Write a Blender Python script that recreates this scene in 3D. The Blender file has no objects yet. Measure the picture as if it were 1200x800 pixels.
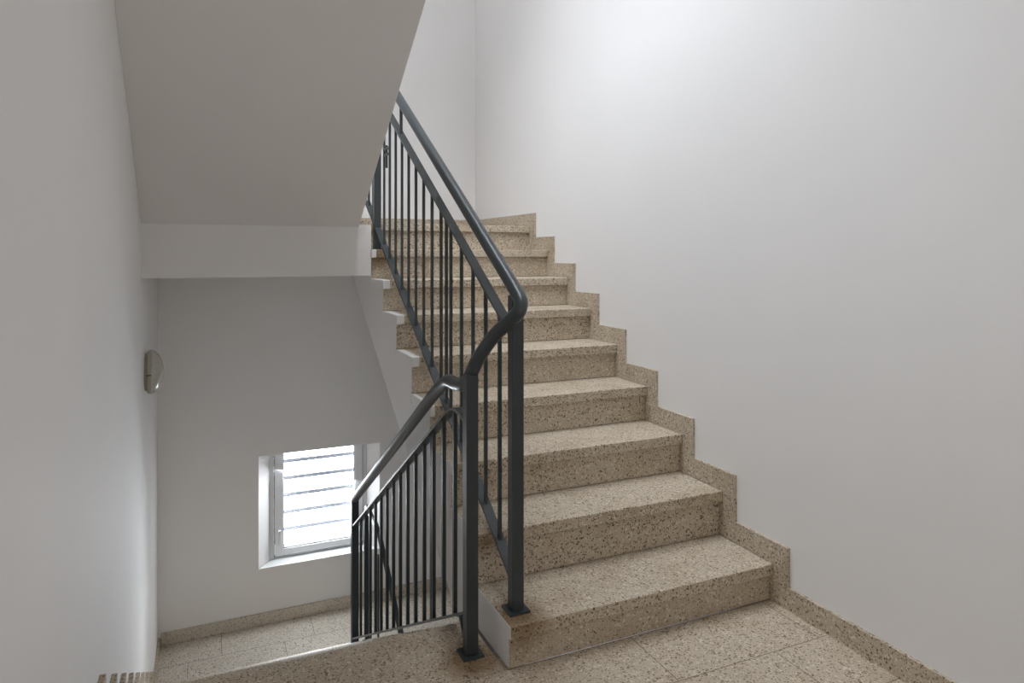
import bpy, bmesh, math
from mathutils import Vector
from mathutils.geometry import tessellate_polygon

S = bpy.context.scene
C = S.collection

# ------------------------------------------------------------------ helpers
def put(o, parent=None):
    C.objects.link(o)
    if parent:
        o.parent = parent
        if parent.type == 'EMPTY' or True:
            o.matrix_parent_inverse = parent_matrix(parent).inverted()
    return o

def parent_matrix(p):
    m = p.matrix_basis.copy()
    if p.parent:
        m = parent_matrix(p.parent) @ p.matrix_parent_inverse @ m
    return m

def obj(name, bm, mats, parent=None, smooth=False, bevel=0.0, seg=2):
    me = bpy.data.meshes.new(name)
    bmesh.ops.recalc_face_normals(bm, faces=bm.faces[:])
    bm.to_mesh(me); bm.free()
    if not isinstance(mats, (list, tuple)): mats = [mats]
    for m in mats: me.materials.append(m)
    o = bpy.data.objects.new(name, me)
    put(o, parent)
    if smooth:
        for p in me.polygons: p.use_smooth = True
        try: me.set_sharp_from_angle(angle=math.radians(40))
        except Exception: pass
    if bevel:
        b = o.modifiers.new('bevel', 'BEVEL'); b.width = bevel; b.segments = seg
        b.limit_method = 'ANGLE'; b.angle_limit = math.radians(40)
    return o

def empty(name, loc, label, cat, group=None):
    o = bpy.data.objects.new(name, None); o.location = loc; o.empty_display_size = .1
    C.objects.link(o); o['label'] = label; o['category'] = cat
    if group: o['group'] = group
    return o

def struct(o, label=None):
    o['kind'] = 'structure'
    if label: o['label'] = label
    return o

def BM(): return bmesh.new()

def box(bm, x0, x1, y0, y1, z0, z1, mi=0):
    v = [bm.verts.new((x, y, z)) for z in (z0, z1) for y in (y0, y1) for x in (x0, x1)]
    fs = []
    for q in ((0,2,3,1),(4,5,7,6),(0,1,5,4),(2,6,7,3),(0,4,6,2),(1,3,7,5)):
        f = bm.faces.new([v[i] for i in q]); f.material_index = mi; fs.append(f)
    return fs

def caps(bm, pts, a, b, mi=0):
    for t in tessellate_polygon([[Vector((y, z, 0)) for y, z in pts]]):
        bm.faces.new([a[i] for i in t]).material_index = mi; bm.faces.new([b[i] for i in t][::-1]).material_index = mi

def prism_x(bm, pts, x0, x1, mi=0):
    """closed (y,z) outline extruded along x"""
    a = [bm.verts.new((x0, y, z)) for y, z in pts]
    b = [bm.verts.new((x1, y, z)) for y, z in pts]
    n = len(pts)
    caps(bm, pts, a, b, mi)
    for i in range(n):
        bm.faces.new((a[i], b[i], b[(i+1) % n], a[(i+1) % n])).material_index = mi

def catmull(pts, n=8):
    P = [Vector(p) for p in pts]; out = []
    Q = [P[0]*2-P[1]] + P + [P[-1]*2-P[-2]]
    for i in range(1, len(Q)-2):
        p0, p1, p2, p3 = Q[i-1], Q[i], Q[i+1], Q[i+2]
        # centripetal
        def tj(ti, a, b): return ti + max((b-a).length, 1e-6)**.5
        t0 = 0; t1 = tj(t0, p0, p1); t2 = tj(t1, p1, p2); t3 = tj(t2, p2, p3)
        for k in range(n):
            t = t1 + (t2-t1)*k/n
            A1 = p0*((t1-t)/(t1-t0)) + p1*((t-t0)/(t1-t0))
            A2 = p1*((t2-t)/(t2-t1)) + p2*((t-t1)/(t2-t1))
            A3 = p2*((t3-t)/(t3-t2)) + p3*((t-t2)/(t3-t2))
            B1 = A1*((t2-t)/(t2-t0)) + A2*((t-t0)/(t2-t0))
            B2 = A2*((t3-t)/(t3-t1)) + A3*((t-t1)/(t3-t1))
            out.append(B1*((t2-t)/(t2-t1)) + B2*((t-t1)/(t2-t1)))
    out.append(P[-1]); return out

def tube(bm, path, r, n=20):
    P = [Vector(p) for p in path]; rings = []
    up = None
    for i, p in enumerate(P):
        t = (P[min(i+1, len(P)-1)] - P[max(i-1, 0)]).normalized()
        if up is None:
            up = Vector((1, 0, 0)) if abs(t.x) < .9 else Vector((0, 0, 1))
        up = (up - t*up.dot(t)).normalized(); sd = t.cross(up)
        rings.append([bm.verts.new(p + (up*math.cos(a) + sd*math.sin(a))*r)
                      for a in [2*math.pi*k/n for k in range(n)]])
    for a, b in zip(rings, rings[1:]):
        for k in range(n): bm.faces.new((a[k], a[(k+1) % n], b[(k+1) % n], b[k]))
    bm.faces.new(rings[0][::-1]); bm.faces.new(rings[-1])

def flatbar(bm, X, path, w, th):
    """flat steel bar lying in the y-z path, w wide in x, th thick"""
    P = [Vector((0, y, z)) for y, z in path]; rings = []
    for i, p in enumerate(P):
        t = (P[min(i+1, len(P)-1)] - P[max(i-1, 0)]).normalized()
        nrm = Vector((0, -t.z, t.y))
        if nrm.z < 0: nrm = -nrm
        rings.append([bm.verts.new((X+sx*w/2, (p+nrm*s*th/2).y, (p+nrm*s*th/2).z))
                      for sx, s in ((-1,-1),(1,-1),(1,1),(-1,1))])
    for a, b in zip(rings, rings[1:]):
        for k in range(4): bm.faces.new((a[k], a[(k+1) % 4], b[(k+1) % 4], b[k]))
    bm.faces.new(rings[0][::-1]); bm.faces.new(rings[-1])

# ------------------------------------------------------------------ materials
def newmat(name):
    m = bpy.data.materials.new(name); m.use_nodes = True
    nt = m.node_tree; N = nt.nodes; b = N['Principled BSDF']
    return m, nt, N, b

def plaster(name, col, var=.03, bump=.12):
    m, nt, N, b = newmat(name)
    g = N.new('ShaderNodeNewGeometry')
    n1 = N.new('ShaderNodeTexNoise'); n1.inputs['Scale'].default_value = 1.7; n1.inputs['Detail'].default_value = 5
    n2 = N.new('ShaderNodeTexNoise'); n2.inputs['Scale'].default_value = 160; n2.inputs['Detail'].default_value = 3
    nt.links.new(g.outputs['Position'], n1.inputs['Vector']); nt.links.new(g.outputs['Position'], n2.inputs['Vector'])
    mx = N.new('ShaderNodeMix'); mx.data_type = 'RGBA'
    mx.inputs[6].default_value = (*[c*(1-var) for c in col], 1); mx.inputs[7].default_value = (*[min(1, c*(1+var)) for c in col], 1)
    nt.links.new(n1.outputs['Fac'], mx.inputs[0]); nt.links.new(mx.outputs[2], b.inputs['Base Color'])
    bp = N.new('ShaderNodeBump'); bp.inputs['Strength'].default_value = bump; bp.inputs['Distance'].default_value = .002
    nt.links.new(n2.outputs['Fac'], bp.inputs['Height']); nt.links.new(bp.outputs['Normal'], b.inputs['Normal'])
    b.inputs['Roughness'].default_value = .75; b.inputs['Specular IOR Level'].default_value = .25
    return m

def terrazzo(name, tile=None, stain=0.0, base_a=(.455, .385, .29), base_b=(.565, .485, .38)):
    """beige cement with dark brown and pale stone chips; tile=(length,width,x0,y0) adds fine joints"""
    m, nt, N, b = newmat(name); L = nt.links
    g = N.new('ShaderNodeNewGeometry')
    def node(t, **k):
        n = N.new(t)
        for a, v in k.items(): setattr(n, a, v)
        return n
    def math_(op, a, b_=None, c=None):
        n = node('ShaderNodeMath', operation=op)
        for i, v in enumerate((a, b_, c)):
            if v is None: continue
            if isinstance(v, (int, float)): n.inputs[i].default_value = v
            else: L.new(v, n.inputs[i])
        return n.outputs[0]
    def mix(f, a, b_):
        n = node('ShaderNodeMix', data_type='RGBA')
        if isinstance(f, (int, float)): n.inputs[0].default_value = f
        else: L.new(f, n.inputs[0])
        for i, v in ((6, a), (7, b_)):
            if isinstance(v, tuple): n.inputs[i].default_value = (*v, 1)
            else: L.new(v, n.inputs[i])
        return n.outputs[2]
    # warp coordinates a little so chips are irregular flakes
    wn = node('ShaderNodeTexNoise'); wn.inputs['Scale'].default_value = 140; L.new(g.outputs['Position'], wn.inputs['Vector'])
    vm = node('ShaderNodeVectorMath', operation='MULTIPLY_ADD'); vm.inputs[1].default_value = (.008, .008, .008)
    L.new(wn.outputs['Color'], vm.inputs[0]); L.new(g.outputs['Position'], vm.inputs[2])
    def chips(scale, thr, dens):
        v = node('ShaderNodeTexVoronoi', feature='F1'); v.inputs['Scale'].default_value = scale
        L.new(vm.outputs[0], v.inputs['Vector'])
        sp = node('ShaderNodeSeparateColor'); L.new(v.outputs['Color'], sp.inputs[0])
        rad = math_('MULTIPLY', sp.outputs[1], thr)
        inside = math_('LESS_THAN', v.outputs['Distance'], rad)
        pick = math_('LESS_THAN', sp.outputs[0], dens)
        return math_('MULTIPLY', inside, pick), sp
    big, sb = chips(150, .62, .50)
    small, ss = chips(300, .6, .34)
    pale, sp2 = chips(110, .7, .4)
    ln = node('ShaderNodeTexNoise'); ln.inputs['Scale'].default_value = 3.0; ln.inputs['Detail'].default_value = 6
    L.new(g.outputs['Position'], ln.inputs['Vector'])
    base = mix(ln.outputs['Fac'], base_a, base_b)
    c = mix(pale, base, (.66, .59, .49))
    c = mix(small, c, (.20, .145, .095))
    dk = mix(sb.outputs[2], (.06, .042, .028), (.25, .175, .115))
    c = mix(big, c, dk)
    # grime: cloudy darker wear patches of its own shape
    gn = node('ShaderNodeTexNoise'); gn.inputs['Scale'].default_value = 5.5; gn.inputs['Detail'].default_value = 8
    L.new(g.outputs['Position'], gn.inputs['Vector'])
    gr = node('ShaderNodeMapRange'); gr.inputs[1].default_value = .5; gr.inputs[2].default_value = .72
    L.new(gn.outputs['Fac'], gr.inputs[0])
    gf = math_('MULTIPLY', gr.outputs[0], .35 + stain)
    mm = node('ShaderNodeMix', data_type='RGBA', blend_type='MULTIPLY')
    L.new(gf, mm.inputs[0]); L.new(c, mm.inputs[6]); mm.inputs[7].default_value = (.62, .50, .36, 1)
    c = mm.outputs[2]
    # brown stains around the post feet and the open ends of the upper steps
    for (px, py, pz), rad in (((.94, 2.06, .14), .13), ((.81, 2.13, 0), .14), ((.90, 3.98, 1.33), .13), ((.89, 4.22, 1.50), .10), ((.92, 2.29, .30), .07)):
        vd = node('ShaderNodeVectorMath', operation='DISTANCE'); L.new(g.outputs['Position'], vd.inputs[0]); vd.inputs[1].default_value = (px, py, pz)
        sf = math_('SUBTRACT', 1, math_('DIVIDE', math_('ADD', vd.outputs['Value'], math_('MULTIPLY', gn.outputs['Fac'], .08)), rad+.04))
        sf = math_('MULTIPLY', math_('MAXIMUM', sf, 0), 1.8)
        ml = node('ShaderNodeMix', data_type='RGBA', blend_type='MULTIPLY'); L.new(math_('MINIMUM', sf, .85), ml.inputs[0]); L.new(c, ml.inputs[6]); ml.inputs[7].default_value = (.42, .30, .17, 1)
        c = ml.outputs[2]
    if tile:
        ln_, wd, x0, y0 = tile
        sx = node('ShaderNodeSeparateXYZ'); L.new(g.outputs['Position'], sx.inputs[0])
        ry = math_('DIVIDE', math_('SUBTRACT', sx.outputs[1], y0), wd)
        row = math_('FLOOR', ry); fy = math_('FRACT', ry)
        odd = math_('PINGPONG', row, 1)
        rx = math_('DIVIDE', math_('ADD', math_('SUBTRACT', sx.outputs[0], x0), math_('MULTIPLY', odd, ln_*.34)), ln_)
        fx = math_('FRACT', rx)
        dy = math_('MULTIPLY', math_('MINIMUM', fy, math_('SUBTRACT', 1, fy)), wd)
        dx = math_('MULTIPLY', math_('MINIMUM', fx, math_('SUBTRACT', 1, fx)), ln_)
        j = math_('LESS_THAN', math_('MINIMUM', dx, dy), .0016)
        c = mix(j, c, (.16, .12, .085))
    L.new(c, b.inputs['Base Color'])
    b.inputs['Roughness'].default_value = .42
    rr = node('ShaderNodeMapRange'); rr.inputs[3].default_value = .42; rr.inputs[4].default_value = .65
    L.new(gn.outputs['Fac'], rr.inputs[0]); L.new(rr.outputs[0], b.inputs['Roughness'])
    return m

def simple(name, col, rough=.5, metal=0.0, noise=0.0):
    m, nt, N, b = newmat(name)
    b.inputs['Base Color'].default_value = (*col, 1); b.inputs['Roughness'].default_value = rough; b.inputs['Metallic'].default_value = metal
    g = N.new('ShaderNodeNewGeometry'); n = N.new('ShaderNodeTexNoise'); n.inputs['Scale'].default_value = 40
    nt.links.new(g.outputs['Position'], n.inputs['Vector'])
    mx = N.new('ShaderNodeMix'); mx.data_type = 'RGBA'
    k = noise or .08
    mx.inputs[6].default_value = (*[c*(1-k) for c in col], 1); mx.inputs[7].default_value = (*[min(1, c*(1+k)) for c in col], 1)
    nt.links.new(n.outputs['Fac'], mx.inputs[0]); nt.links.new(mx.outputs[2], b.inputs['Base Color'])
    return m

M_wall = plaster('white plaster', (.80, .79, .785))
M_soffit = plaster('off white soffit paint', (.76, .74, .72))
M_flank = plaster('white painted stair flank', (.78, .77, .76), .06, .3)
M_floor = terrazzo('terrazzo floor tiles', (.60, .272, .756, 1.758))
M_low_lit = terrazzo('terrazzo tiles painted window lit', (.60, .29, .10, 4.37), -.2, (.55, .50, .43), (.64, .59, .51))  # same terrazzo made paler: light from the lower window painted in
M_skirt_lit = terrazzo('terrazzo skirting painted window lit', None, -.2, (.55, .50, .43), (.64, .59, .51))  # skirting copy with the same window light painted into its colour
M_stone = terrazzo('terrazzo step stone')
M_skirt = terrazzo('terrazzo skirting')
M_steel = simple('dark slate painted steel', (.036, .045, .049), .36)
M_upvc = simple('white window plastic', (.74, .75, .77), .4, noise=.02)
M_sill = simple('white painted sill', (.82, .82, .81), .5, noise=.03)
M_gasket = simple('black gasket', (.03, .03, .03), .6)
M_slat = simple('grey shutter slat', (.07, .075, .085), .5, noise=.04)
M_lampbase = simple('aged cream lamp base', (.40, .38, .32), .45)
M_chrome = simple('bright steel', (.75, .75, .75), .2, 1.0)
m, nt, N, b = newmat('frosted lamp glass'); M_lampglass = m
b.inputs['Base Color'].default_value = (.52, .51, .45, 1); b.inputs['Roughness'].default_value = .15
b.inputs['Subsurface Weight'].default_value = .15; b.inputs['Coat Weight'].default_value = .4
m, nt, N, b = newmat('clear window glass'); M_glass = m
for n in list(N):
    if n.type != 'OUTPUT_MATERIAL': N.remove(n)
out = [n for n in N if n.type == 'OUTPUT_MATERIAL'][0]
fr = N.new('ShaderNodeFresnel'); fr.inputs[0].default_value = 1.45
tr = N.new('ShaderNodeBsdfTransparent'); gl = N.new('ShaderNodeBsdfGlossy'); gl.inputs['Roughness'].default_value = .03
ms = N.new('ShaderNodeMixShader'); nt.links.new(fr.outputs[0], ms.inputs[0]); nt.links.new(tr.outputs[0], ms.inputs[1]); nt.links.new(gl.outputs[0], ms.inputs[2])
nt.links.new(ms.outputs[0], out.inputs[0])
m, nt, N, b = newmat('added fill lamp glow'); M_fill_glow = m  # glow of the added fill lamp behind the viewpoint
b.inputs['Base Color'].default_value = (.9, .88, .84, 1)
b.inputs['Emission Color'].default_value = (1, .93, .84, 1); b.inputs['Emission Strength'].default_value = 3.0

# ------------------------------------------------------------------ dimensions (metres)
F, YAW, CAMZ, HOR = 806.7, .419, 1.339, 297.1
XL, XR, YF, YB = -.296, 1.996, 5.243, -1.6           # left wall, skirting face right, far wall, wall behind
WR = XR + .012                                        # plaster of the right wall
R_, G = .17, .273
DY = [0, -.002, .009, .004, .004, .006, .003, -.001, -.005, -.008]
DZ = [0, -.023, -.002, .003, .005, .008, .010, .005, .002, -.006]
def NY(n): return 2.011 + (n-1)*G + (DY[n] if 0 < n < 10 else 0)
def NZ(n): return n*R_ + DZ[n] if n else 0.0
def LX(n): return .894 - .0031*(n-1)                  # open edge of the ascending flight
OV, TH = .022, .045
Z9 = NZ(9)
ZL = -1.322                                           # lower half landing
HS, WS = .086, .070                                   # skirting height / width of its uprights
YE = 2.365                                            # nosing of the landing above the descending flight
GD, RD = .300, .16525
YM = 3.94                                             # beam of the upper half landing
XS = .798

# ------------------------------------------------------------------ room shell
bm = BM(); box(bm, XL-.2, XL, YB-.2, YF+.3, -3.2, 4.7)
struct(obj('wall_left', bm, M_wall), 'white plaster wall left of the descending stairs')
bm = BM(); box(bm, WR, WR+.2, YB-.2, YF+.3, -3.2, 4.7)
struct(obj('wall_right', bm, M_wall), 'large white plaster wall right of the ascending stairs')
bm = BM(); box(bm, XL, WR, YB-.2, YB, -3.2, 4.7)
struct(obj('wall_back', bm, M_wall))
SKX0, SKX1, SKY0, SKY1 = -.10, 1.15, 1.60, 3.70  # roof opening added out of view to brighten the stairwell from above
bm = BM()
for q in ((XL, WR, YB, SKY0), (XL, WR, SKY1, YF+.3), (XL, SKX0, SKY0, SKY1), (SKX1, WR, SKY0, SKY1)): box(bm, *q, 4.5, 4.7)
struct(obj('ceiling', bm, M_wall))
bm = BM(); box(bm, SKX0, SKX1, SKY0, SKY1, 4.64, 4.65)
o = struct(obj('added_skylight', bm, M_glass), 'added unseen skylight pane in the roof over the stairwell')
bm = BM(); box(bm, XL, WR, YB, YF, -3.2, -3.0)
struct(obj('floor_cellar', bm, M_low_lit))

# far wall with two splayed window openings
def far_wall():
    bm = BM()
    ops = [(.348, 1.2226, -.926, -.112, .432, 1.151)]
    y0, y1, y2 = YF, YF+.12, YF+.26
    def plane(y, x0k, x1k):
        zs = [-3.2]
        for o in ops: zs += [o[2], o[3]]
        zs.append(4.7)
        xa, xb = ops[0][x0k], ops[0][x1k]
        xs = [XL-.2, xa, xb, WR+.2]
        V = [[bm.verts.new((x, y, z)) for x in xs] for z in zs]
        for j in range(len(zs)-1):
            for i in range(3):
                if i == 1 and j == 1: continue
                bm.faces.new((V[j][i], V[j][i+1], V[j+1][i+1], V[j+1][i]))
        return V
    A = plane(y0, 0, 1); B = plane(y2, 4, 5)
    for v in B[2]: v.co.z += .085                      # the opening rises behind the lintel
    Mi = {}
    for j in (1,):
        ring = [(j, 1), (j, 2), (j+1, 2), (j+1, 1)]
        mid = []
        for (r, c) in ring:
            v = B[r][c].co; mid.append(bm.verts.new((v.x, y1, v.z)))
        for k in range(4):
            a, b_ = ring[k], ring[(k+1) % 4]
            bm.faces.new((A[a[0]][a[1]], A[b_[0]][b_[1]], mid[(k+1) % 4], mid[k]))
            bm.faces.new((mid[k], mid[(k+1) % 4], B[b_[0]][b_[1]], B[a[0]][a[1]]))
    # outer rim
    for V0, V1 in ((A, B),):
        n = len(V0)
        for j in range(n-1):
            for c in (0, 3): bm.faces.new((V0[j][c], V0[j+1][c], V1[j+1][c], V1[j][c]))
        for i in range(3):
            for r in (0, n-1): bm.faces.new((V0[r][i], V0[r][i+1], V1[r][i+1], V1[r][i]))
    return bm
struct(obj('wall_far', far_wall(), M_wall), 'white plaster far wall holding the windows')

def window(name, zb, zt):
    """tilt-and-turn plastic window set 12 cm back in a splayed opening"""
    xa, xb, y = .432, 1.151, YF+.12
    w = empty(name, ((xa+xb)/2, y, zb), 'x', 'window'); del w['category']; del w['label']; w['kind'] = 'structure'
    bm = BM(); fw = .032
    for a in ((xa, xa+fw, zb, zt), (xb-fw, xb, zb, zt), (xa+fw, xb-fw, zb, zb+.022), (xa+fw, xb-fw, zt-.022, zt)):
        box(bm, a[0], a[1], y+.004, y+.07, a[2], a[3])
    obj('window_frame', bm, M_upvc, w, bevel=.003)
    sa, sb, s0, s1 = xa+fw+.004, xb-fw-.004, zb+.027, zt-.027; sw = .062
    bm = BM()
    for a in ((sa, sa+sw, s0, s1), (sb-sw, sb, s0, s1), (sa+sw, sb-sw, s0, s0+sw-.012), (sa+sw, sb-sw, s1-sw, s1)):
        box(bm, a[0], a[1], y-.012, y+.05, a[2], a[3])
    sash = obj('sash', bm, M_upvc, w, bevel=.004)
    bm = BM(); t = .004
    for a in ((sa+sw, sa+sw+t, s0+sw-.012, s1-sw), (sb-sw-t, sb-sw, s0+sw-.012, s1-sw), (sa+sw, sb-sw, s0+sw-.012, s0+sw-.012+t), (sa+sw, sb-sw, s1-sw-t, s1-sw)):
        box(bm, a[0], a[1], y+.001, y+.03, a[2], a[3])
    for gx in (xa+fw, sb+.0005): box(bm, gx, gx+.0035, y-.004, y+.006, s0-.004, s1+.004)
    box(bm, sa, sb, y-.004, y+.006, s0-.0045, s0-.0005)
    obj('gasket', bm, M_gasket, sash)
    bm = BM(); box(bm, sa+sw, sb-sw, y+.014, y+.020, s0+sw-.012, s1-sw)
    obj('glass', bm, M_glass, sash)
    hz = s0 + .19; hx = sa+sw*.5
    bm = BM(); box(bm, hx-.012, hx+.012, y-.018, y-.0125, hz-.03, hz+.03); box(bm, hx-.008, hx+.008, y-.045, y-.018, hz-.008, hz+.008)
    box(bm, hx-.010, hx+.010, y-.055, y-.040, hz-.09, hz+.010)
    obj('handle', bm, M_upvc, sash, bevel=.004)
    for k, z in enumerate((s0+.02, s1-.10)):
        bm = BM(); tube(bm, [(sa-.004, y-.014, z), (sa-.004, y-.014, z+.075)], .007, 10)
        obj('hinge', bm, M_upvc, w, smooth=True)
    bm = BM(); box(bm, .352, 1.219, YF-.004, y+.004, zb-.001, zb+.008)
    # trim the sill to the splay
    for v in bm.verts:
        if v.co.y > YF: v.co.x = .434 if v.co.x < .8 else 1.149
    obj('window_sill', bm, M_sill, w, bevel=.002)
    return w
w1 = window('window_1', -.926, -.027); w1['label'] = 'small white plastic window in the far wall above the lower landing'
sh = empty('window_shutter', (.79, YF+.33, -.95), 'grey horizontal slats outside the small lower window pane', 'shutter')
for k in range(9):
    z = -1.045 + .13*k
    bm = BM()
    prism_x(bm, [(YF+.30, z-.006), (YF+.315, z-.006), (YF+.315, z+.022), (YF+.30, z+.022)], .33, 1.25)
    obj('slat', bm, M_slat, sh, bevel=.002)
for x in (.31, 1.25):
    bm = BM(); box(bm, x, x+.02, YF+.295, YF+.33, -1.07, .03); obj('side_rail', bm, M_slat, sh)

# ------------------------------------------------------------------ floors
bm = BM()
box(bm, XL, .880, YB, 2.0295, -.2, 0)
prism_x(bm, [(2.0305, 0), (2.0305, -.2), (YE-OV, -.2), (YE-OV, -TH), (YE, -TH), (YE, -.002), (YE-.002, 0)], XL, .880, 1)
struct(obj('floor', bm, [M_floor, M_stone]), 'beige terrazzo landing floor in the foreground')
bm = BM(); box(bm, .880, WR, YB, NY(1)+OV, -.2, 0)
struct(obj('floor_right', bm, M_floor), 'beige terrazzo landing floor in front of the first step')

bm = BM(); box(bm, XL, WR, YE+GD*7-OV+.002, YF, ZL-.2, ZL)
struct(obj('floor_lower', bm, M_low_lit), 'terrazzo floor of the lower half landing, window light painted into its colour')

bm = BM(); X9 = LX(9)
box(bm, XL, X9, YM, YF, 1.213, Z9-.02)
box(bm, X9, WR, 4.50, YF, 1.205, Z9-.02)
struct(obj('trim_1', bm, M_soffit), 'white edge beam of the upper half landing')
bm = BM(); box(bm, XL, X9, YM+.002, YF, Z9-.02, Z9); box(bm, X9, WR, NY(9)+.29, YF, Z9-.02, Z9)
struct(obj('floor_upper', bm, M_stone))
bm = BM(); box(bm, XL, .87, YB, 1.934, 2.80, 3.05); box(bm, .87, WR, YB, 1.05, 2.80, 3.05)
struct(obj('ceiling_landing', bm, M_wall))

# ------------------------------------------------------------------ ascending flight
st = empty('staircase', (1.44, 2.03, 0), 'beige speckled terrazzo staircase climbing along the right wall', 'stairs')
bm = BM()
top = [(NY(1)+OV+.02, 0.0)]
for n in range(1, 10):
    top.append((NY(n)+OV+.02, NZ(n)-TH))
    if n < 9: top.append((NY(n+1)+OV+.02, NZ(n)-TH))
def sof(y): return .31 + .6335*(y-3.088)
pts = top + [(4.50, Z9-TH), (4.50, 1.206), (YE, sof(YE)), (YE, 0)]
a = [bm.verts.new((LX((y-2.01)/G+1)+.0, y, z)) for y, z in pts]
b_ = [bm.verts.new((XR-.001, y, z)) for y, z in pts]
caps(bm, pts, a, b_)
for i in range(len(pts)):
    j = (i+1) % len(pts); bm.faces.new((a[i], b_[i], b_[j], a[j]))
obj('flight_slab', bm, M_flank, st)
for n in range(1, 10):
    x0 = LX(n)
    # riser: stone face with a white painted end
    bm = BM()
    zb = NZ(n-1) if n > 1 else 0.0
    fs = box(bm, x0+.0, XR-.001, NY(n)+OV, NY(n)+OV+.0195, zb+.0025, NZ(n)-TH-.002)
    fs[4].material_index = 1
    obj('riser', bm, [M_stone, M_flank], st)
    bm = BM()
    yb = NY(n+1)+OV+.0195 if n < 9 else NY(9)+.29
    if n == 9: yb = NY(9)+.29
    fs = box(bm, x0-.004, XR-.0005, NY(n), yb, NZ(n)-TH, NZ(n))
    fs[4].material_index = 1
    t = obj('tread', bm, [M_stone, M_flank], st, bevel=.004, seg=2)

    if 4 <= n <= 8:
        w_ = [0, 0, .010, .012, .016, .030, .034, .032, .022][n]
        bm = BM(); box(bm, x0-.0055, x0+w_, NY(n)-.001, yb-.03, NZ(n)-TH-.001, NZ(n)+.001)
        p = obj('painted_end', bm, M_flank, t, bevel=.003); p['label'] = 'white paint over the open end of the tread'

# stepped skirting on the right wall
def skirt_right():
    up, lo = [], []
    up.append((YB, HS)); lo.append((YB, 0.0))
    for n in range(1, 10):
        zprev = NZ(n-1)
        up += [(NY(n)-WS, zprev+HS), (NY(n)-WS, NZ(n)+HS)]
        lo += [(NY(n)+OV+.05, zprev-.0), (NY(n)+OV+.05, NZ(n))]
    up.append((YF, Z9+HS)); lo.append((YF, Z9))
    bm = BM(); g = .0006
    prism_x(bm, [(YB, 0), (NY(1)+OV+.01, 0), (NY(1)+OV+.01, HS), (NY(1)-WS, HS), (YB, HS)][:2] + [(NY(1)+OV+.01, HS-g), (YB, HS-g)], XR, WR)
    for n in range(1, 10):
        zp, z, yn = NZ(n-1), NZ(n), NY(n)
        ye = NY(n+1)-WS-g if n < 9 else YF
        yt = NY(n+1)+OV+.01 if n < 9 else YF
        # upright beside the riser, then the run above the tread
        box(bm, XR, WR, yn-WS, yn+OV+.01, zp+HS, z-g)
        box(bm, XR, WR, yn-WS, yt, z, z+HS-g)
    return bm
struct(obj('baseboard_right', skirt_right(), M_skirt), 'terrazzo skirting stepping up the right wall')

# far wall skirting, lower and upper landings
bm = BM(); box(bm, XL+.019, WR, YF-.012, YF, ZL, ZL+HS)
struct(obj('baseboard_far', bm, M_skirt_lit, bevel=.0015, seg=1), 'terrazzo skirting along the foot of the far wall')
bm = BM(); box(bm, XL, XR, YF-.012, YF, Z9, Z9+HS)
struct(obj('baseboard_upper', bm, M_skirt, bevel=.0015, seg=1))

# stepped skirting on the left wall, following the descending flight
bm = BM(); xs0, xs1 = XL, XL+.018; HL = .052
box(bm, xs0, xs1, YB, YE+WS, 0, HL)
for k in range(1, 8):
    y0 = YE+GD*(k-1)-OV; y1 = YE+GD*k
    z = -RD*k
    box(bm, xs0, xs1, y0, y1+WS, z, z+HL)
    box(bm, xs0, xs1, y0, y0+OV+WS, z+HL, z+RD)
box(bm, xs0, xs1, YE+GD*7-OV, YF, ZL, ZL+HL)
box(bm, xs0, xs1, YE+GD*7-OV, YE+GD*7+WS, ZL+HL, ZL+RD)
struct(obj('baseboard_left', bm, M_skirt), 'terrazzo skirting stepping down the left wall')

# ------------------------------------------------------------------ descending flight
sd = empty('staircase', (.29, YE, 0), 'terrazzo staircase going down beside the left wall below the landing edge', 'stairs')
xd0, xd1 = XL+.019, .862
top = [(YE-OV, -.2)]
pts = []
for k in range(1, 8):
    y0 = YE+GD*(k-1); z = -RD*k
    pts += [(y0-OV+.001, z-TH), (y0+GD-OV-.001, z-TH)]
pts += [(YE+GD*7-OV, ZL), (YE+GD*7-OV, ZL-.2), (4.10, ZL-.2), (YE-OV+.001, -.55), ]
bm = BM(); prism_x(bm, pts, xd0, xd1); obj('flight_slab', bm, M_flank, sd)
for k in range(1, 9):
    y0 = YE+GD*(k-1); z = -RD*k
    if k < 8:
        bm = BM(); box(bm, xd0, xd1+.004, y0-OV+.001, y0+GD, z-TH, z); obj('tread', bm, M_stone, sd, bevel=.004)
    # riser above tread k
    bm = BM(); ytop = -RD*(k-1)-TH
    box(bm, xd0, xd1, y0-OV-.018 if k > 1 else y0-OV+.001, y0-OV if k > 1 else y0-OV+.019, max(z, ZL), ytop)
    obj('riser', bm, M_stone, sd)

# upper flight seen from below
bm = BM()
pts = [(YM, 1.491), (1.935, 2.80), (1.935, 3.05)]
Y0, GU, RU = 4.19, .2705, (3.05-Z9)/9
for n in range(8, -1, -1):
    if n < 8: pts.append((Y0-GU*(n+1), Z9+RU*(n+1)))
    pts.append((Y0-GU*n, Z9+RU*(n+1)))
pts += [(Y0, Z9), (YM, Z9)]
prism_x(bm, [(y, z) for y, z in pts], XL+.001, XS)
o = obj('staircase', bm, [M_soffit]); o['label'] = 'white sloping underside of the upper flight overhead at the left'; o['category'] = 'stairs'

# lowest flight, going down below the ascending one
bm = BM(); pts = [(4.440, ZL), (4.440, ZL-.35)]
for n in range(1, 8):
    pass
ys = [4.440-.28*k for k in range(0, 8)]
low = [(4.440, ZL-.001)]
for k in range(1, 7):
    low += [(ys[k-1], ZL-.17*k), (ys[k], ZL-.17*k)]
pts = low[1:] + [(ys[6], -3.0), (ys[5], -3.0), (4.440, ZL-.45)]
prism_x(bm, pts, .90, WR-.001)
o = obj('staircase', bm, M_stone); o['label'] = 'lowest terrazzo flight going down underneath the ascending staircase'; o['category'] = 'stairs'

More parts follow.
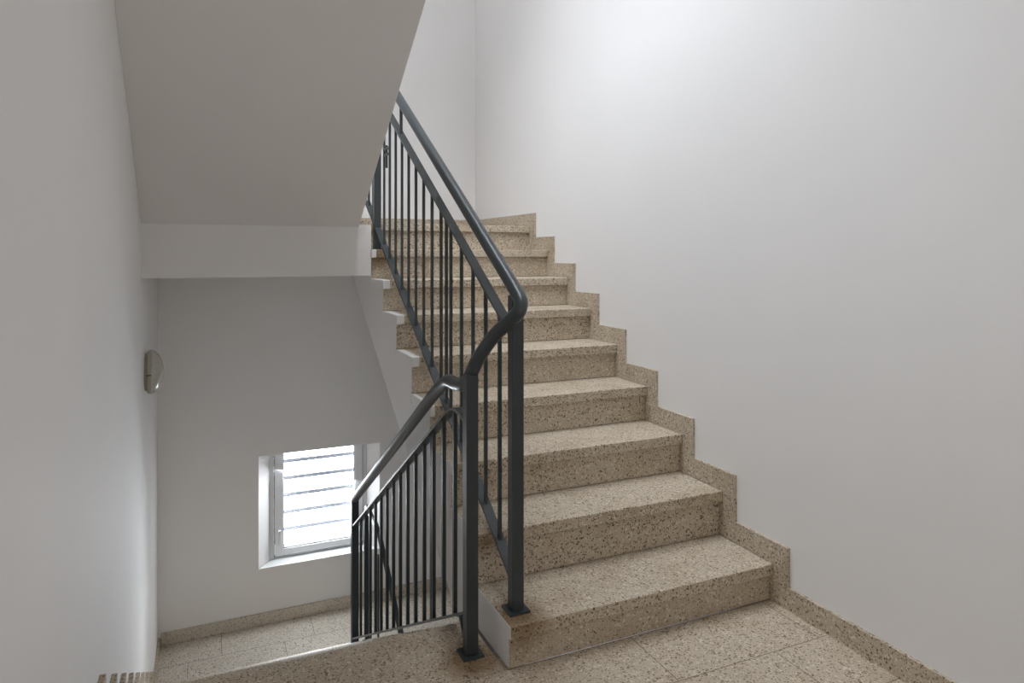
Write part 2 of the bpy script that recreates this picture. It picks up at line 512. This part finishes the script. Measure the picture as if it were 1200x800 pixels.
# ------------------------------------------------------------------ railing
XA, XD = .949, .810
rail = empty('stair_railing', (XA, 2.10, NZ(1)), 'dark slate steel railing bending from the ascending to the descending stairs', 'railing')
def ah(y): return 1.254 + .6286*(y-2.16)
def ab(y): return .272 + .617*(y-2.145)
def at(y): return 1.122 + .618*(y-2.204)
def dh(y): return .813 - .587*(y-2.529)
def db(y): return .097 - .556*(y-2.243)
def dt(y): return .723 - .600*(y-2.443)
path = [(XA, 4.62, ah(4.62)), (XA, 4.0, ah(4.0)), (XA, 3.0, ah(3.0)), (XA, 2.35, ah(2.35)), (XA, 2.16, ah(2.16)), (XA-.001, 2.095, 1.213),
        (.943, 2.045, 1.178), (.930, 2.034, 1.150), (.912, 2.062, 1.121), (.880, 2.118, 1.068), (.835, 2.156, .985), (.815, 2.175, .928),
        (XD, 2.22, .894), (XD, 2.29, .880), (XD, 2.385, .876), (XD, 2.45, .852), (XD, 2.56, dh(2.56)), (XD, 3.0, dh(3.0)), (XD, 3.6, dh(3.6)), (XD, 4.09, dh(4.09)), (XD+.002, 4.125, dh(4.125))]
bm = BM(); tube(bm, catmull(path, 7), .0235, 20)
obj('handrail', bm, M_steel, rail, smooth=True)
bm = BM(); flatbar(bm, XA, [(2.118, at(2.118)), (4.60, at(4.60))], .036, .010); obj('top_bar', bm, M_steel, rail)
bm = BM(); flatbar(bm, XA, [(2.118, ab(2.118)), (4.43, ab(4.43))], .036, .010); tb = obj('bottom_bar', bm, M_steel, rail)
bm = BM(); bmesh.ops.create_uvsphere(bm, u_segments=16, v_segments=10, radius=.020)
for v in bm.verts: v.co += Vector((XA-.004, 4.43, ab(4.43)+.004))
e = obj('end_cap', bm, M_chrome, tb, smooth=True); e['label'] = 'shiny metal end cap'
dpath = [tuple(p)[1:] for p in catmull([(0, 2.17, .770), (0, 2.22, .787), (0, 2.29, .793), (0, 2.36, .772), (0, 2.443, .723), (0, 2.6, dt(2.6)), (0, 4.15, dt(4.15))], 6)]
bm = BM(); flatbar(bm, XD, dpath, .036, .010); obj('top_bar', bm, M_steel, rail)
bm = BM(); flatbar(bm, XD, [(2.18, .045), (2.225, .100), (2.262, db(2.262)), (2.5, db(2.5)), (4.135, db(4.135))], .036, .010); obj('bottom_bar', bm, M_steel, rail)

def newel(x, y, z0, z1, parent, s=.038, plate=True):
    bm = BM(); box(bm, x-s/2, x+s/2, y-s/2, y+s/2, z0+(.008 if plate else 0), z1)
    p = obj('newel_post', bm, M_steel, parent, bevel=.003)
    if plate:
        bm = BM(); box(bm, x-.037, x+.037, y-.037, y+.037, z0, z0+.008)
        obj('base_plate', bm, M_steel, p, bevel=.001)
    return p
newel(XA, 2.10, NZ(1), 1.200, rail, .042)
newel(XD, 2.16, 0, .935, rail, .042)
newel(XD, 4.115, -RD*6, dh(4.115), rail, .042)
newel(XA, 4.14, NZ(8), ah(4.14), rail, .042)

def baluster(x, y, z0, z1, parent, s=.0138):
    bm = BM(); box(bm, x-s/2, x+s/2, y-s/2, y+s/2, z0, z1)
    return obj('baluster', bm, M_steel, parent)
ay = [2.238+.1322*k for k in range(14)] + [2.826] + [4.245, 4.365]
for y in ay: baluster(XA, y, ab(y), at(y), rail, .0118)
dyl = [2.318+.1248*k for k in range(14)] + [2.59]
def dtop(y):
    for (y0, z0), (y1, z1) in zip(dpath, dpath[1:]):
        if y0 <= y <= y1: return z0 + (z1-z0)*(y-y0)/(y1-y0)
    return dt(y)
for y in dyl: baluster(XD, y, db(y), dtop(y), rail)
for y in (3.579, 2.29+.0):
    if y < 3: continue
    baluster(XA, y, at(y), ah(y)-.01, rail).name = 'handrail_bracket'
# small catch on an upper baluster
bm = BM(); yk = 3.90
box(bm, XA-.006, XA+.006, yk-.006, yk+.006, 1.83, 1.96); box(bm, XA-.006, XA+.006, yk-.05, yk+.03, 1.90, 1.912); box(bm, XA-.006, XA+.006, yk-.07, yk+.06, 1.935, 1.945)
obj('catch', bm, M_steel, rail)

# railing of the lowest flight, behind
XN = 1.012
r2 = empty('stair_railing', (XN, 4.70, ZL), 'dark railing of the lowest flight seen through balusters right of the small window', 'railing')
def lh(y): return -.497 - .68*(4.28-y) if y < 4.40 else -.430 + .11*(y-4.40)
bm = BM(); tube(bm, catmull([(XN, 4.715, lh(4.715)), (XN, 4.55, lh(4.55)), (XN, 4.42, lh(4.42)), (XN, 4.28, lh(4.28)), (XN, 3.8, lh(3.8)), (XN, 3.5, lh(3.5))], 6), .016, 16)
obj('handrail', bm, M_steel, r2, smooth=True)
newel(XN, 4.70, ZL, lh(4.70), r2, .032)
for k in range(2):
    y = 4.60-.22*k; baluster(XN, y, ZL, lh(y)-.16, r2, .011)

# ------------------------------------------------------------------ bulkhead lamp on the left wall
lamp = empty('wall_lamp', (XL, 4.20, .70), 'round domed lamp, unlit, on the left wall', 'lamp')
def lathe_x(prof, n=40):
    bm = BM(); rings = []
    for d, r in prof:
        if r < 1e-5: rings.append([bm.verts.new((XL+d, 4.20, .70))]); continue
        rings.append([bm.verts.new((XL+d, 4.20+r*math.cos(a), .70+r*math.sin(a))) for a in [2*math.pi*k/n for k in range(n)]])
    for a, b in zip(rings, rings[1:]):
        for k in range(n):
            if len(b) == 1: bm.faces.new((a[k], a[(k+1) % n], b[0]))
            elif len(a) == 1: bm.faces.new((a[0], b[(k+1) % n], b[k]))
            else: bm.faces.new((a[k], a[(k+1) % n], b[(k+1) % n], b[k]))
    return bm
obj('lamp_base', lathe_x([(0, 0), (0, .100), (.010, .100), (.012, .112), (.018, .118), (.034, .118), (.037, .114), (.037, 0)]), M_lampbase, lamp, smooth=True)
dome = [(.037, .114)] + [(.037+.056*math.sin(t)**1.15, .113*math.cos(t)**1.25) for t in [math.pi/2*k/10 for k in range(1, 10)]] + [(.093, 0)]
obj('lamp_cover', lathe_x(dome), M_lampglass, lamp, smooth=True)
bm = BM(); box(bm, XL+.012, XL+.036, 4.20-.1215, 4.20-.114, .696, .701); obj('clip', bm, M_gasket, lamp, bevel=.001)

# added fill lamp over the near landing, unseen behind the viewpoint
cl = empty('added_fill_lamp', (.95, -.2, 2.80), 'added round white fill lamp over the near landing', 'lamp')
bm = BM(); bmesh.ops.create_cone(bm, cap_ends=True, segments=40, radius1=.17, radius2=.18, depth=.03)
for v in bm.verts: v.co += Vector((.95, -.2, 2.785))
obj('lamp_base', bm, M_upvc, cl)
bm = BM(); bmesh.ops.create_uvsphere(bm, u_segments=32, v_segments=16, radius=.16)
for v in bm.verts: v.co = Vector((v.co.x+.95, v.co.y-.2, v.co.z*.45+2.765))
obj('lamp_cover', bm, M_fill_glow, cl, smooth=True)

# ------------------------------------------------------------------ light
w = bpy.data.worlds.new('overcast'); S.world = w; w.use_nodes = True
bg = w.node_tree.nodes['Background']; bg.inputs['Color'].default_value = (.88, .935, 1, 1); bg.inputs['Strength'].default_value = 17.0

def area(name, loc, target, sx, sy, power, col, spread=math.pi):
    l = bpy.data.lights.new(name, 'AREA'); l.shape = 'RECTANGLE'; l.size = sx; l.size_y = sy; l.energy = power; l.color = col
    l.spread = spread
    o = bpy.data.objects.new(name, l); C.objects.link(o); o.location = loc
    o.rotation_euler = (Vector(target)-Vector(loc)).to_track_quat('-Z', 'Y').to_euler()
    return o
p1 = area('window_portal', (.79, YF+.24, -.52), (.79, 0, -.52), .75, .85, 1, (1, 1, 1)); p1.data.cycles.is_portal = True
p2 = area('added_skylight_portal', ((SKX0+SKX1)/2, (SKY0+SKY1)/2, 4.66), ((SKX0+SKX1)/2, (SKY0+SKY1)/2+.0001, 0), SKX1-SKX0, SKY1-SKY0, 1, (1, 1, 1)); p2.data.cycles.is_portal = True
area('lower_window_daylight', (.79, YF+.235, -.52), (.5, 3.9, -1.6), .60, .66, 26, (.88, .94, 1.0))
area('landing_fill_light', (.6, YB+.05, 1.5), (.9, 3.0, 1.0), 1.5, 1.5, 12, (1.0, .985, .96))  # unseen fill lamp added at the back wall to brighten walls and risers

# ------------------------------------------------------------------ camera
cd = bpy.data.cameras.new('camera'); cam = bpy.data.objects.new('camera', cd); C.objects.link(cam)
cam.location = (0, 0, CAMZ); cam.rotation_euler = (math.pi/2, 0, -YAW)
cd.sensor_width = 36; cd.lens = F/1200*36; cd.shift_y = -(400-HOR)/1200; cd.clip_start = .02
S.camera = cam
S.view_settings.view_transform = 'Standard'; S.view_settings.look = 'None'
S.view_settings.gamma = 1; S.view_settings.use_curve_mapping = False; S.view_settings.exposure = 0.12
S.cycles.use_denoising = True; S.cycles.max_bounces = 12; S.cycles.diffuse_bounces = 8
